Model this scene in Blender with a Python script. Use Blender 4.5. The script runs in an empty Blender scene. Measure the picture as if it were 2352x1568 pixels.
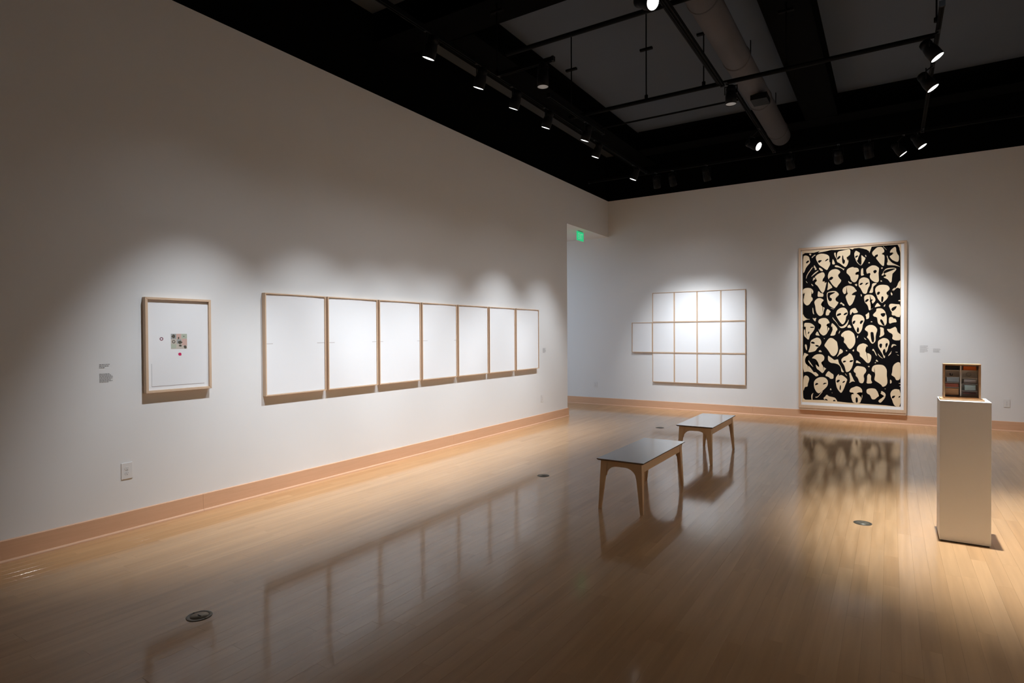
import bpy, bmesh, math, random
from mathutils import Vector, Matrix, Euler
random.seed(7)
C = bpy.context.scene.collection
PI = math.pi
# ------------------------------------------------------------------ camera
H = 1.55
YAW, PITCH, ROLL = 0.5703, 0.0128, 0.0053
FPX = 1356.66
cam = bpy.data.cameras.new('camera'); cam.sensor_width = 36.0; cam.lens = 36.0 * FPX / 2352.0
cam.clip_start = 0.05; cam.clip_end = 60
co = bpy.data.objects.new('camera', cam); C.objects.link(co)
fwd = Vector((-math.sin(YAW) * math.cos(PITCH), math.cos(YAW) * math.cos(PITCH), -math.sin(PITCH)))
rt = Vector((math.cos(YAW), math.sin(YAW), 0)); up = rt.cross(fwd)
cr, sr = math.cos(ROLL), math.sin(ROLL)
r2 = rt * cr - up * sr; u2 = rt * sr + up * cr
R = Matrix((r2, u2, -fwd)).transposed()
co.matrix_world = Matrix.Translation((0, 0, H)) @ R.to_4x4()
bpy.context.scene.camera = co

def px(p):                      # where a point falls in the 2352x1568 frame (used to sort planks by size)
    d = Vector(p) - Vector((0, 0, H)); w = d.dot(fwd)
    if w < .05: return None
    return (1176 + FPX * d.dot(r2) / w, 784 - FPX * d.dot(u2) / w, w)

# ------------------------------------------------------------------ world and exposure
sc = bpy.context.scene
w = bpy.data.worlds.new('world'); sc.world = w; w.use_nodes = True
w.node_tree.nodes['Background'].inputs[0].default_value = (0.010, 0.009, 0.008, 1)
w.node_tree.nodes['Background'].inputs[1].default_value = 0.3
sc.view_settings.view_transform = 'Standard'; sc.view_settings.look = 'None'
sc.view_settings.gamma = 1.0; sc.view_settings.use_curve_mapping = False
sc.view_settings.exposure = 0.0
try:
    sc.cycles.use_denoising = True
    sc.cycles.max_bounces = 10; sc.cycles.diffuse_bounces = 6; sc.cycles.glossy_bounces = 4
    sc.cycles.sample_clamp_indirect = 6.0; sc.cycles.caustics_reflective = False; sc.cycles.caustics_refractive = False
except Exception:
    pass

COOL = (0.865, 0.925, 1.0)        # spot lamp colour
WATT = 385.0                    # a spotlight aimed at a wall
# adjoining room light (added ceiling fixture standing in for daylight)
ANNEX_WATT = 85.0

# ------------------------------------------------------------------ materials
def mat(name, col, rough=.6, spec=.5, metal=0, noise=None, nscale=8, stretch=(1, 1, 1), bump=0, bscale=200, emit=None, estr=0, coat=0):
    m = bpy.data.materials.new(name); m.use_nodes = True
    nt = m.node_tree; b = nt.nodes['Principled BSDF']
    b.inputs['Base Color'].default_value = (*col, 1); b.inputs['Roughness'].default_value = rough
    b.inputs['Specular IOR Level'].default_value = spec; b.inputs['Metallic'].default_value = metal
    if coat: b.inputs['Coat Weight'].default_value = coat; b.inputs['Coat Roughness'].default_value = .12
    if emit: b.inputs['Emission Color'].default_value = (*emit, 1); b.inputs['Emission Strength'].default_value = estr
    tc = nt.nodes.new('ShaderNodeTexCoord')
    if noise:
        mp = nt.nodes.new('ShaderNodeMapping'); mp.inputs['Scale'].default_value = stretch
        n = nt.nodes.new('ShaderNodeTexNoise'); n.inputs['Scale'].default_value = nscale; n.inputs['Detail'].default_value = 5
        r = nt.nodes.new('ShaderNodeMix'); r.data_type = 'RGBA'
        r.inputs['A'].default_value = (*col, 1); r.inputs['B'].default_value = (*noise, 1)
        nt.links.new(tc.outputs['Object'], mp.inputs['Vector']); nt.links.new(mp.outputs['Vector'], n.inputs['Vector'])
        nt.links.new(n.outputs['Fac'], r.inputs['Factor']); nt.links.new(r.outputs['Result'], b.inputs['Base Color'])
    if bump:
        n2 = nt.nodes.new('ShaderNodeTexNoise'); n2.inputs['Scale'].default_value = bscale
        bp = nt.nodes.new('ShaderNodeBump'); bp.inputs['Strength'].default_value = bump; bp.inputs['Distance'].default_value = .001
        nt.links.new(tc.outputs['Object'], n2.inputs['Vector']); nt.links.new(n2.outputs['Fac'], bp.inputs['Height'])
        nt.links.new(bp.outputs['Normal'], b.inputs['Normal'])
    return m
M = {}
M['wall'] = mat('white_wall_paint', (.77, .765, .75), .75, .25, noise=(.75, .745, .73), nscale=2, bump=.12, bscale=260)
M['black_wall'] = mat('black_paint', (.0015, .0015, .0014), .95, .05)
M['deck'] = mat('dark_ceiling_deck', (.100, .118, .145), .95, .05, noise=(.080, .095, .116), nscale=.6)
M['duct'] = mat('dark_duct_metal', (.105, .100, .104), .8, .12, noise=(.075, .072, .076), nscale=2)
M['pipe'] = mat('black_pipe_metal', (.0025, .0025, .0025), .8, .1)
M['lamp_black'] = mat('black_lamp_housing', (.003, .003, .0035), .6, .15)
M['lens'] = mat('lit_lens', (.9, .9, .9), .4, .3, emit=(1, .99, .96), estr=5)
M['lens_dim'] = mat('dim_lens', (.3, .3, .3), .3, .4, emit=(1, .98, .93), estr=.06)
M['maple'] = mat('maple_frame_wood', (.68, .50, .35), .5, .35, noise=(.60, .42, .28), nscale=6, stretch=(6, 6, 1.2))
M['base'] = mat('baseboard_wood', (.72, .44, .28), .5, .3, noise=(.63, .375, .225), nscale=5, stretch=(1, .8, 14))
M['paper'] = mat('white_paper', (.84, .84, .84), .85, .1, noise=(.82, .82, .82), nscale=3)
M['mat_board'] = mat('mat_board', (.82, .81, .77), .9, .1)
M['cream'] = mat('cream_paper', (.78, .62, .42), .9, .1, noise=(.72, .55, .35), nscale=5)
M['ink'] = mat('black_ink', (.004, .004, .0055), .9, .04, noise=(.007, .0055, .0045), nscale=9)
M['pencil'] = mat('pencil_grey', (.35, .28, .25), .9, .1)
M['plastic'] = mat('white_plastic', (.72, .71, .69), .35, .5)
M['slot'] = mat('dark_slot', (.03, .03, .03), .8, .2)
M['vinyl'] = mat('grey_lettering', (.33, .32, .31), .8, .2)
M['vinyl_pale'] = mat('pale_grey_lettering', (.50, .49, .48), .8, .2)
M['ply'] = mat('bench_plywood', (.70, .47, .26), .45, .4, noise=(.62, .40, .20), nscale=7, stretch=(2, 2, .5), coat=.15)
M['ply_edge'] = mat('dark_plywood_edge', (.16, .10, .06), .6, .3)
M['lam'] = mat('grey_bench_laminate', (.20, .20, .21), .3, .6, noise=(.185, .185, .197), nscale=20, coat=1)
M['ped'] = mat('pedestal_white_paint', (.80, .79, .77), .6, .3, noise=(.78, .77, .75), nscale=3)
M['brass'] = mat('dark_brass_cover', (.10, .085, .055), .45, .5, metal=.3, noise=(.07, .06, .045), nscale=30)
M['brass_l'] = mat('worn_brass_lid', (.17, .145, .10), .45, .5, metal=.3, noise=(.12, .11, .075), nscale=30)
M['box'] = mat('box_wood', (.60, .38, .20), .5, .4, noise=(.42, .24, .11), nscale=9, stretch=(1, 1, 5))
M['exit'] = mat('green_exit_panel', (.02, .5, .2), .4, .4, emit=(.01, .62, .24), estr=.75)
M['exit_t'] = mat('exit_letter_film', (.35, .55, .45), .5, .3, emit=(.16, .42, .28), estr=.9)
M['metal'] = mat('grey_metal', (.45, .45, .44), .4, .5, metal=.6)
M['panel'] = mat('lit_diffuser', (.9, .9, .9), .6, .2, emit=(.80, .90, 1.0), estr=3)
def flat(n, c): M[n] = mat(n, c, .7, .25)
for n, c in dict(red_ink=(.62, .03, .12), dark_red_ink=(.20, .05, .08), collage_grey=(.36, .37, .36), collage_pink=(.62, .42, .36),
                 collage_green=(.46, .50, .40), collage_dark=(.10, .09, .07), collage_beige=(.58, .52, .45),
                 black_felt=(.015, .012, .010), orange_felt=(.62, .14, .02), blue_grey=(.34, .39, .41), brick_red=(.34, .10, .06),
                 tan_wood=(.48, .25, .11), pale_card=(.80, .76, .70), mid_grey=(.40, .37, .35), pale_green=(.42, .50, .46), red_line=(.30, .10, .10)).items(): flat(n, c)

def floor_mat():
    m = bpy.data.materials.new('maple_floor'); m.use_nodes = True
    nt = m.node_tree; b = nt.nodes['Principled BSDF']; L = nt.links.new
    tc = nt.nodes.new('ShaderNodeTexCoord'); at = nt.nodes.new('ShaderNodeAttribute'); at.attribute_name = 'tone'
    mp = nt.nodes.new('ShaderNodeMapping'); mp.inputs['Scale'].default_value = (22, 1.3, 1)
    add = nt.nodes.new('ShaderNodeVectorMath'); add.operation = 'ADD'
    ge = nt.nodes.new('ShaderNodeNewGeometry')
    L(ge.outputs['Position'], mp.inputs['Vector'])
    sc_ = nt.nodes.new('ShaderNodeVectorMath'); sc_.operation = 'SCALE'; sc_.inputs['Scale'].default_value = 37
    L(at.outputs['Color'], sc_.inputs[0]); L(mp.outputs['Vector'], add.inputs[0]); L(sc_.outputs['Vector'], add.inputs[1])
    n = nt.nodes.new('ShaderNodeTexNoise'); n.inputs['Scale'].default_value = 1.0; n.inputs['Detail'].default_value = 4
    L(add.outputs['Vector'], n.inputs['Vector'])
    r1 = nt.nodes.new('ShaderNodeMix'); r1.data_type = 'RGBA'
    r1.inputs['A'].default_value = (.53, .295, .130, 1); r1.inputs['B'].default_value = (.60, .350, .165, 1)
    L(at.outputs['Fac'], r1.inputs['Factor'])
    r2_ = nt.nodes.new('ShaderNodeMix'); r2_.data_type = 'RGBA'; r2_.blend_type = 'MULTIPLY'; r2_.inputs['Factor'].default_value = .16
    cr_ = nt.nodes.new('ShaderNodeMapRange'); cr_.inputs['From Min'].default_value = .3; cr_.inputs['From Max'].default_value = .7
    L(n.outputs['Fac'], cr_.inputs['Value']); L(r1.outputs['Result'], r2_.inputs['A']); L(cr_.outputs['Result'], r2_.inputs['B'])
    L(r2_.outputs['Result'], b.inputs['Base Color'])
    b.inputs['Roughness'].default_value = .5; b.inputs['Specular IOR Level'].default_value = .1
    b.inputs['Coat Weight'].default_value = 1.0; b.inputs['Coat Roughness'].default_value = .13; b.inputs['Coat IOR'].default_value = 1.39
    n3 = nt.nodes.new('ShaderNodeTexNoise'); n3.inputs['Scale'].default_value = 3.5; n3.inputs['Detail'].default_value = 2
    mr = nt.nodes.new('ShaderNodeMapRange'); mr.inputs['To Min'].default_value = .085; mr.inputs['To Max'].default_value = .120
    L(ge.outputs['Position'], n3.inputs['Vector']); L(n3.outputs['Fac'], mr.inputs['Value']); L(mr.outputs['Result'], b.inputs['Coat Roughness'])
    bp = nt.nodes.new('ShaderNodeBump'); bp.inputs['Strength'].default_value = .06; bp.inputs['Distance'].default_value = .0008
    L(n.outputs['Fac'], bp.inputs['Height']); L(bp.outputs['Normal'], b.inputs['Normal'])
    return m
M['floor'] = floor_mat()
M['subfloor'] = mat('dark_subfloor', (.10, .055, .03), .9, .1)

# ------------------------------------------------------------------ helpers
class MB:
    def __init__(s): s.v = []; s.f = []; s.mi = []; s.smooth = []
    def add(s, vs, fs, k=0, sm=False):
        o = len(s.v); s.v += [tuple(v) for v in vs]
        for f in fs: s.f.append([o + i for i in f]); s.mi.append(k); s.smooth.append(sm)
        return s
    def box(s, x0, x1, y0, y1, z0, z1, k=0):
        if x0 > x1: x0, x1 = x1, x0
        if y0 > y1: y0, y1 = y1, y0
        v = [(x, y, z) for z in (z0, z1) for y in (y0, y1) for x in (x0, x1)]
        return s.add(v, [(0, 2, 3, 1), (4, 5, 7, 6), (0, 1, 5, 4), (2, 6, 7, 3), (0, 4, 6, 2), (1, 3, 7, 5)], k)
    def lathe(s, prof, org=(0, 0, 0), axis=(0, 0, 1), n=24, k=0, caps=True, sm=True):
        a = Vector(axis).normalized(); t = Vector((1, 0, 0)) if abs(a.x) < .9 else Vector((0, 1, 0))
        e1 = a.cross(t).normalized(); e2 = a.cross(e1); o = Vector(org)
        vs = []
        for r, h in prof:
            for i in range(n):
                q = 2 * PI * i / n; vs.append(o + a * h + (e1 * math.cos(q) + e2 * math.sin(q)) * r)
        fs = []
        for j in range(len(prof) - 1):
            for i in range(n):
                fs.append((j * n + i, j * n + (i + 1) % n, (j + 1) * n + (i + 1) % n, (j + 1) * n + i))
        s.add(vs, fs, k, sm)
        if caps:
            o2 = len(s.v) - len(vs)
            s.f.append([o2 + i for i in range(n)][::-1]); s.mi.append(k); s.smooth.append(False)
            s.f.append([o2 + (len(prof) - 1) * n + i for i in range(n)]); s.mi.append(k); s.smooth.append(False)
        return s
    def tube(s, a, b, r, n=12, k=0):
        a = Vector(a); b = Vector(b); return s.lathe([(r, 0), (r, (b - a).length)], a, b - a, n, k)
    def prism(s, poly, d, fn, k=0):   # poly 2d, extruded 0..d, fn(u,v,w)->xyz
        n = len(poly); vs = [fn(u, v, 0) for u, v in poly] + [fn(u, v, d) for u, v in poly]
        fs = [list(range(n))[::-1], list(range(n, 2 * n))] + [(i, (i + 1) % n, n + (i + 1) % n, n + i) for i in range(n)]
        return s.add(vs, fs, k)
    def build(s, name, m, parent=None, loc=None, bevel=0):
        me = bpy.data.meshes.new(name); me.from_pydata(s.v, [], s.f)
        for mm in (m if isinstance(m, (list, tuple)) else [m]): me.materials.append(mm)
        for i, p in enumerate(me.polygons): p.material_index = s.mi[i]; p.use_smooth = s.smooth[i]
        bm = bmesh.new(); bm.from_mesh(me); bmesh.ops.recalc_face_normals(bm, faces=bm.faces); bm.to_mesh(me); bm.free()
        o = bpy.data.objects.new(name, me); C.objects.link(o)
        if parent: o.parent = parent
        if loc: o.location = loc
        if bevel:
            b = o.modifiers.new('bevel', 'BEVEL'); b.width = bevel; b.segments = 2; b.limit_method = 'ANGLE'
        return o
def tag(o, label=None, cat=None, group=None, kind=None):
    if label: o['label'] = label
    if cat: o['category'] = cat
    if group: o['group'] = group
    if kind: o['kind'] = kind
    return o
def thing(name, label, cat, loc=(0, 0, 0), group=None):
    o = bpy.data.objects.new(name, None); o.empty_display_size = .1; C.objects.link(o); o.location = loc
    return tag(o, label, cat, group)
def struct(name, mb, m, parent=None, label=None):
    o = mb.build(name, m, parent)
    if not parent: o['kind'] = 'structure'
    if label: o['label'] = label
    return o

# ------------------------------------------------------------------ room shell
XL, YB, HC = -5.128, 11.864, 4.388      # left wall face, back wall face, top of the white walls
XR, YF = 2.30, -2.6                     # right wall and wall behind the camera
YD, ZD, TW = 9.925, 3.619, .30          # opening jamb, opening head, wall thickness
XA, YA = -9.0, 6.2                      # adjoining room
ZT = 5.35                               # dark deck
wl = struct('wall_left', MB().add(
    [(XL, YF, 0), (XL, YD, 0), (XL, YD, ZD), (XL, YB, ZD), (XL, YB, HC), (XL, YF, HC),
     (XL - TW, YF, 0), (XL - TW, YD, 0), (XL - TW, YD, ZD), (XL - TW, YB, ZD), (XL - TW, YB, HC), (XL - TW, YF, HC)],
    [(0, 1, 2, 5), (2, 3, 4, 5), (6, 11, 8, 7), (8, 11, 10, 9), (1, 7, 8, 2), (2, 8, 9, 3), (5, 4, 10, 11), (0, 5, 11, 6), (0, 6, 7, 1), (3, 9, 10, 4)]), M['wall'],
    label='white gallery wall on the left with an opening at its far end')
struct('upper_wall', MB().box(XL - .05, XL - TW, YF, YB, HC, ZT), M['black_wall'], wl, 'black painted upper part')
wb = struct('wall_back', MB().box(XA - .2, XR + .2, YB, YB + .2, 0, HC), M['wall'], label='white gallery wall at the back')
struct('upper_wall', MB().box(XA - .2, XR + .2, YB + .04, YB + .2, HC, ZT), M['black_wall'], wb, 'black painted upper part')
wr = struct('wall_right', MB().box(XR, XR + .2, YF - .2, YB, 0, HC), M['wall'], label='white gallery wall on the right')
struct('upper_wall', MB().box(XR + .04, XR + .2, YF, YB, HC, ZT), M['black_wall'], wr, 'black painted upper part')
wf = struct('wall_front', MB().box(XL - TW, XR, YF - .2, YF, 0, HC), M['wall'], label='white gallery wall behind the viewer')
struct('upper_wall', MB().box(XL - TW, XR, YF - .2, YF - .04, HC, ZT), M['black_wall'], wf, 'black painted upper part')
struct('ceiling', MB().box(XL - TW, XR + .2, YF - .2, YB + .2, ZT, ZT + .1), M['deck'], label='dark open ceiling deck above the lighting grid')
struct('wall_annex_side', MB().box(XA - .2, XA, YA, YB, 0, ZD), M['wall'], label='white far wall of the adjoining room')
struct('wall_annex_front', MB().box(XA - .2, XL - TW, YA - .2, YA, 0, ZD), M['wall'], label='white near wall of the adjoining room')
struct('ceiling_annex', MB().box(XA - .2, XL - TW, YA - .2, YB, ZD, ZD + .12), M['wall'], label='white ceiling of the adjoining room')

# skirting: board, cap and shoe
BH = .153
def skirting(name, segs, label, side):
    o = None
    for i, (p, q, fn) in enumerate(segs):
        prof = [(0, 0), (.019, 0), (.019, BH - .004), (.016, BH), (0, BH)]
        mb = MB().prism([(a, b_) for a, b_ in prof], q - p, lambda u, v, w_, p=p, fn=fn: fn(u, v, p + w_))
        if o is None:
            o = mb.build(name, M['base']); o['kind'] = 'structure'; o['label'] = label
        else: mb.build('board', M['base'], o)
        sh = [(.019, 0), (.034, 0), (.033, .009), (.028, .016), (.019, .019)]
        MB().prism(sh, q - p, lambda u, v, w_, p=p, fn=fn: fn(u, v, p + w_)).build('shoe_molding', M['base'], o)
    return o
fL = lambda u, v, t: (XL + u, t, v)
skirting('baseboard_left', [(YF, 2.9, fL), (2.9015, 6.45, fL), (6.4515, YD, fL)], 'reddish maple baseboard along the left wall', 0)
fB = lambda u, v, t: (t, YB - u, v)
skirting('baseboard_back', [(XA, -2.2, fB), (-2.1985, .105, fB), (.1065, XR, fB)], 'reddish maple baseboard along the back wall', 0)
skirting('baseboard_right', [(YF, YB - .04, lambda u, v, t: (XR - u, t, v))], 'maple baseboard along the right wall', 0)
skirting('baseboard_jamb', [(XL - TW, XL + .019, lambda u, v, t: (t, YD + u, v))], 'short maple baseboard return in the opening', 0)

# floor: maple strips parallel to the left wall
fl = struct('floor', MB().box(XA - .2, XR + .2, YF - .2, YB + .2, -.12, -.0045), M['subfloor'], label='polished maple strip floor')
PW, GAP = .083, .0003
planks = []
x = XA
while x < XR:
    lo = YA if x < XL - TW else YF
    y = lo - random.uniform(0, 1.4)
    while y < YB:
        ln = random.choice([.55, .8, 1.0, 1.2, 1.5, 1.8, 2.2]) * random.uniform(.9, 1.1)
        a, b_ = max(y, lo), min(y + ln, YB)
        if b_ - a > .05: planks.append((x, min(x + PW, XR), a, b_, min(1, max(0, random.gauss(.5, .24)))))
        y += ln
    x += PW
def area(pl):
    s = 0; x0, x1, y0, y1, t = pl; n = 8
    for i in range(n):
        yc = y0 + (y1 - y0) * (i + .5) / n; q = px(((x0 + x1) / 2, yc, 0))
        if q and 0 < q[0] < 2352 and 0 < q[1] < 1568: s += (y1 - y0) / n * H / q[2] ** 3
    return s
planks.sort(key=area, reverse=True)
def plank_geo(mb, pl, tones):
    x0, x1, y0, y1, t = pl; g = GAP / 2; dz = .0
    b = .00025
    v = [(x0 + g, y0 + g, -.004), (x1 - g, y0 + g, -.004), (x1 - g, y1 - g, -.004), (x0 + g, y1 - g, -.004),
         (x0 + g, y0 + g, -b), (x1 - g, y0 + g, -b), (x1 - g, y1 - g, -b), (x0 + g, y1 - g, -b),
         (x0 + g + b, y0 + g + b, 0), (x1 - g - b, y0 + g + b, 0), (x1 - g - b, y1 - g - b, 0), (x0 + g + b, y1 - g - b, 0)]
    f = [(8, 9, 10, 11)] + [(i, (i + 1) % 4, 4 + (i + 1) % 4, 4 + i) for i in range(4)] + [(4 + i, 4 + (i + 1) % 4, 8 + (i + 1) % 4, 8 + i) for i in range(4)]
    mb.add(v, f); tones += [t] * 12
def plank_obj(name, mb, tones):
    me = bpy.data.meshes.new(name); me.from_pydata(mb.v, [], mb.f); me.materials.append(M['floor'])
    at = me.attributes.new('tone', 'FLOAT', 'POINT'); at.data.foreach_set('value', tones)
    o = bpy.data.objects.new(name, me); C.objects.link(o); o.parent = fl; return o
for pl in planks[:300]:
    mb = MB(); tn = []; plank_geo(mb, pl, tn); plank_obj('plank', mb, tn)
mb = MB(); tn = []
for pl in planks[300:]: plank_geo(mb, pl, tn)
o = plank_obj('plank_field', mb, tn); o['kind'] = 'stuff'; o['label'] = 'the remaining, farther maple strips'

# ------------------------------------------------------------------ framed works
def frame(name, label, cat, axis, a0, a1, z0, z1, depth, fw, recess, mats, group=None, wall='L', paper=True, inset=0.0, fwb=None):
    """a frame box hung on the left wall (wall 'L': a is y) or the back wall (wall 'B': a is x)"""
    if wall == 'L': P = lambda a, z, d: (XL + d, a, z); loc = (XL, (a0 + a1) / 2, z0)
    else: P = lambda a, z, d: (a, YB - d, z); loc = ((a0 + a1) / 2, YB, z0)
    t = thing(name, label, cat, loc, group); L0 = Vector(loc)
    def bar(nm, pts, d0, d1, m):
        n = 4; vs = [Vector(P(a, z, d0)) - L0 for a, z in pts] + [Vector(P(a, z, d1)) - L0 for a, z in pts]
        MB().add(vs, [(0, 1, 2, 3), (4, 5, 6, 7)] + [(i, (i + 1) % 4, 4 + (i + 1) % 4, 4 + i) for i in range(4)]).build(nm, m, t, bevel=.0012)
    e = .0008; fb = fwb or fw
    I = (a0 + fw, a1 - fw, z0 + fb, z1 - fw)
    m = mats[0]
    bar('rail', [(a0, z1), (a1, z1), (I[1], I[3] + e), (I[0], I[3] + e)], .001, depth, m)
    bar('rail', [(a0, z0), (a1, z0), (I[1], I[2] - e), (I[0], I[2] - e)], .001, depth, m)
    bar('stile', [(a0, z0 + e), (a0, z1 - e), (I[0], I[3] - e), (I[0], I[2] + e)], .001, depth, m)
    bar('stile', [(a1, z0 + e), (a1, z1 - e), (I[1], I[3] - e), (I[1], I[2] + e)], .001, depth, m)
    dd = depth - recess
    bar('backing', [(I[0], I[2]), (I[1], I[2]), (I[1], I[3]), (I[0], I[3])], .004, dd - .0012, mats[1])
    return t, P, L0, I, dd
def slab(t, L0, P, nm, pts, d0, d1, m):
    n = len(pts); vs = [Vector(P(a, z, d0)) - L0 for a, z in pts] + [Vector(P(a, z, d1)) - L0 for a, z in pts]
    return MB().add(vs, [list(range(n)), list(range(n, 2 * n))] + [(i, (i + 1) % n, n + (i + 1) % n, n + i) for i in range(n)]).build(nm, m, t)
def rect(a0, a1, z0, z1): return [(a0, z0), (a1, z0), (a1, z1), (a0, z1)]

# seven blank sheets in a row on the left wall
Y0, PITCHY, FWY = 3.512, .7567, .727
ordn = ['nearest', 'second', 'third', 'middle', 'fifth', 'sixth', 'farthest']
desc = ['nearest of the seven white sheets in a row, beside the small collage picture',
        'second white framed sheet from the near end of the row of seven',
        'third white framed sheet from the near end of the row of seven',
        'middle white framed sheet of the row of seven on the left wall',
        'third white framed sheet from the far end of the row of seven',
        'second white framed sheet from the far end of the row of seven',
        'farthest of the seven white sheets in a row, nearest the opening']
lines = [((0, .11), (.86, 1)), ((0, .12), (.90, 1)), ((0, .08), (.93, 1)), ((0, .14), (.93, 1)), (), (), ()]
for i in range(7):
    a0 = Y0 + i * PITCHY
    t, P, L0, I, dd = frame('framed_print', desc[i], 'picture', 0, a0, a0 + FWY, .958, 1.961, .050, .0125, .012, (M['maple'], M['mat_board']), 'row of seven framed sheets on the left wall')
    # the sheet bows slightly forward at its middle
    n = 12; vs = []; W = I[1] - I[0]; g = .0006
    for k in range(n + 1):
        u = k / n; a = I[0] + g + (W - 2 * g) * u; b = .004 * math.sin(PI * u)
        top = .0 + .0
        for z in (I[2] + .0006, I[3] - .0006): vs.append(Vector(P(a, z, dd + b)) - L0)
    MB().add(vs, [(2 * k, 2 * k + 2, 2 * k + 3, 2 * k + 1) for k in range(n)], 0, True).build('paper_sheet', M['paper'], t)
    if lines[i]:
        for u0, u1 in lines[i]:
            mb = MB()
            q = [Vector(P(I[0] + W * u, zz, dd + .0006 + .004 * math.sin(PI * u))) - L0 for u, zz in ((u0 + .002, 1.4655), (u1 - .002, 1.4655), (u1 - .002, 1.4685), (u0 + .002, 1.4685))]
            mb.add(q, [(0, 1, 2, 3)]); mb.build('pencil_line', M['pencil'], t)

# single picture with a small collage
t, P, L0, I, dd = frame('framed_collage', 'framed sheet with a small collage square and two red marks, alone on the left wall', 'picture', 0, 2.424, 2.973, 1.082, 1.866, .050, .020, .018, (M['maple'], M['mat_board']))
slab(t, L0, P, 'paper_sheet', rect(I[0] + .0006, I[1] - .0006, I[2] + .0006, I[3] - .0006), dd - .001, dd, M['paper'])
def tile(nm, pts, m, k=1): slab(t, L0, P, nm, pts, dd + .0002, dd + .0002 + .0004 * k, M[m])
sq = (2.632, 2.767, 1.438, 1.566)
sx = lambda u: sq[0] + (sq[1] - sq[0]) * u
sz = lambda v: sq[2] + (sq[3] - sq[2]) * v
slab(t, L0, P, 'collage_square', rect(sq[0], sq[1], sq[2], sq[3]), dd, dd + .0005, M['collage_beige'])
def cell(u0, u1, v0, v1, m): slab(t, L0, P, 'collage_piece', rect(sx(u0), sx(u1), sz(v0), sz(v1)), dd + .0005, dd + .0009, M[m])
cell(0, .32, .66, 1, 'collage_grey'); cell(.35, .62, .66, 1, 'collage_pink'); cell(.66, 1, .68, 1, 'collage_green')
cell(0, .32, .05, .32, 'collage_green'); cell(.68, 1, .22, .66, 'collage_pink'); cell(.36, .64, .34, .64, 'collage_grey')
def blob(cx, cz, r, pts_seed, m, nm='ink_mark', squash=1.0, n=10, lift=.0010):
    rnd = random.Random(pts_seed)
    slab(t, L0, P, nm, [(cx + math.cos(2 * PI * i / n) * r * rnd.uniform(.7, 1.15), cz + math.sin(2 * PI * i / n) * r * squash * rnd.uniform(.7, 1.15)) for i in range(n)], dd + lift, dd + lift + .0003, M[m])
blob(sx(.16), sz(.84), .016, 1, 'collage_dark'); blob(sx(.56), sz(.44), .020, 2, 'collage_dark', squash=.7); blob(sx(.58), sz(.22), .013, 3, 'collage_dark', squash=.7)
blob(sx(.88), sz(.12), .014, 4, 'collage_dark'); blob(sx(.47), sz(.72), .006, 5, 'collage_dark', squash=1.6); blob(sx(.8), sz(.83), .007, 6, 'collage_dark', squash=.5)
blob(2.706, 1.393, .016, 8, 'red_ink', 'red_mark', lift=.0004)
def ring(cx, cz, r0, r1, m, nm, lift=.0004, n=18):
    vs = []; 
    for i in range(n):
        q = 2 * PI * i / n
        for r in (r0, r1): vs.append(Vector(P(cx + math.cos(q) * r, cz + math.sin(q) * r, dd + lift)) - L0)
    MB().add(vs, [(2 * i, 2 * i + 1, 2 * ((i + 1) % n) + 1, 2 * ((i + 1) % n)) for i in range(n)]).build(nm, M[m], t)
ring(2.556, 1.524, .008, .0145, 'dark_red_ink', 'red_ring'); ring(sx(.17), sz(.48), .008, .014, 'collage_dark', 'ink_ring', .0012)
slab(t, L0, P, 'ink_line', rect(2.474, 2.915, 1.131, 1.1345), dd + .0002, dd + .0006, M['pencil'])
slab(t, L0, P, 'ink_line', rect(2.474, 2.4765, 1.135, 1.32), dd + .0002, dd + .0006, M['collage_grey'])

# thirteen blank sheets in a grid on the back wall
XC = [-4.591, -4.143, -3.688, -3.231, -2.776, -2.319]; ZR = [2.381, 1.776, 1.151, .545]
rows = ['top', 'middle', 'bottom']; cols = ['left', 'second', 'third', 'right']
for r in range(3):
    for c in range(5):
        if c == 0 and r != 1: continue
        if c == 0: lab = 'white framed sheet jutting out alone to the left of the grid on the back wall'
        else: lab = '%s row, %s white framed sheet of the four by three grid on the back wall' % (rows[r], {1: 'leftmost', 2: 'second', 3: 'third', 4: 'rightmost'}[c])
        a0, a1, z0, z1 = XC[c] + .001, XC[c + 1] - .001, ZR[r + 1] + .0015, ZR[r] - .0015
        t, P, L0, I, dd = frame('framed_sheet', lab, 'picture', 0, a0, a1, z0, z1, .040, .011, .010, (M['maple'], M['mat_board']), 'grid of framed sheets on the back wall', 'B')
        slab(t, L0, P, 'paper_sheet', rect(I[0] + .0006, I[1] - .0006, I[2] + .0006, I[3] - .0006), dd - .001, dd, M['paper'])

# large brush drawing of heads
t, P, L0, I, dd = frame('framed_drawing', 'tall framed black brush drawing packed with pale mask-like heads', 'picture', 0, -1.405, .222, .190, 3.068, .070, .038, .0300, (M['maple'], M['mat_board']), None, 'B', fwb=.055)
slab(t, L0, P, 'mount_board', rect(I[0] + .0006, I[1] - .0006, I[2] + .0006, I[3] - .0006), dd - .001, dd, M['paper'])
slab(t, L0, P, 'ledge', rect(-1.395, .212, .156, .188), .001, .062, M['maple'])
BG='-1345,2930 -1345,2954 -1304,2977 -1159,2972 -1064,2997 -1096,2967 -980,2982 -917,2962 -884,3000 -824,2995 -661,2994 -610,3002 -590,2971 -560,2980 -541,2998 -466,3001 -406,2984 -352,2963 -318,2932 -311,2903 -299,2941 -279,3005 -173,3010 -68,3010 -49,2983 -37,2965 -16,2997 8,3009 92,3010 111,2964 120,2947 102,2915 130,2874 132,2651 133,2052 136,1509 138,1096 139,887 141,300 66,297 -81,309 -611,320 -784,331 -997,345 -1297,335 -1329,360 -1335,450 -1334,828 -1337,1358 -1339,1747 -1339,1958 -1339,2150 -1339,2443 -1339,2617'
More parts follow.
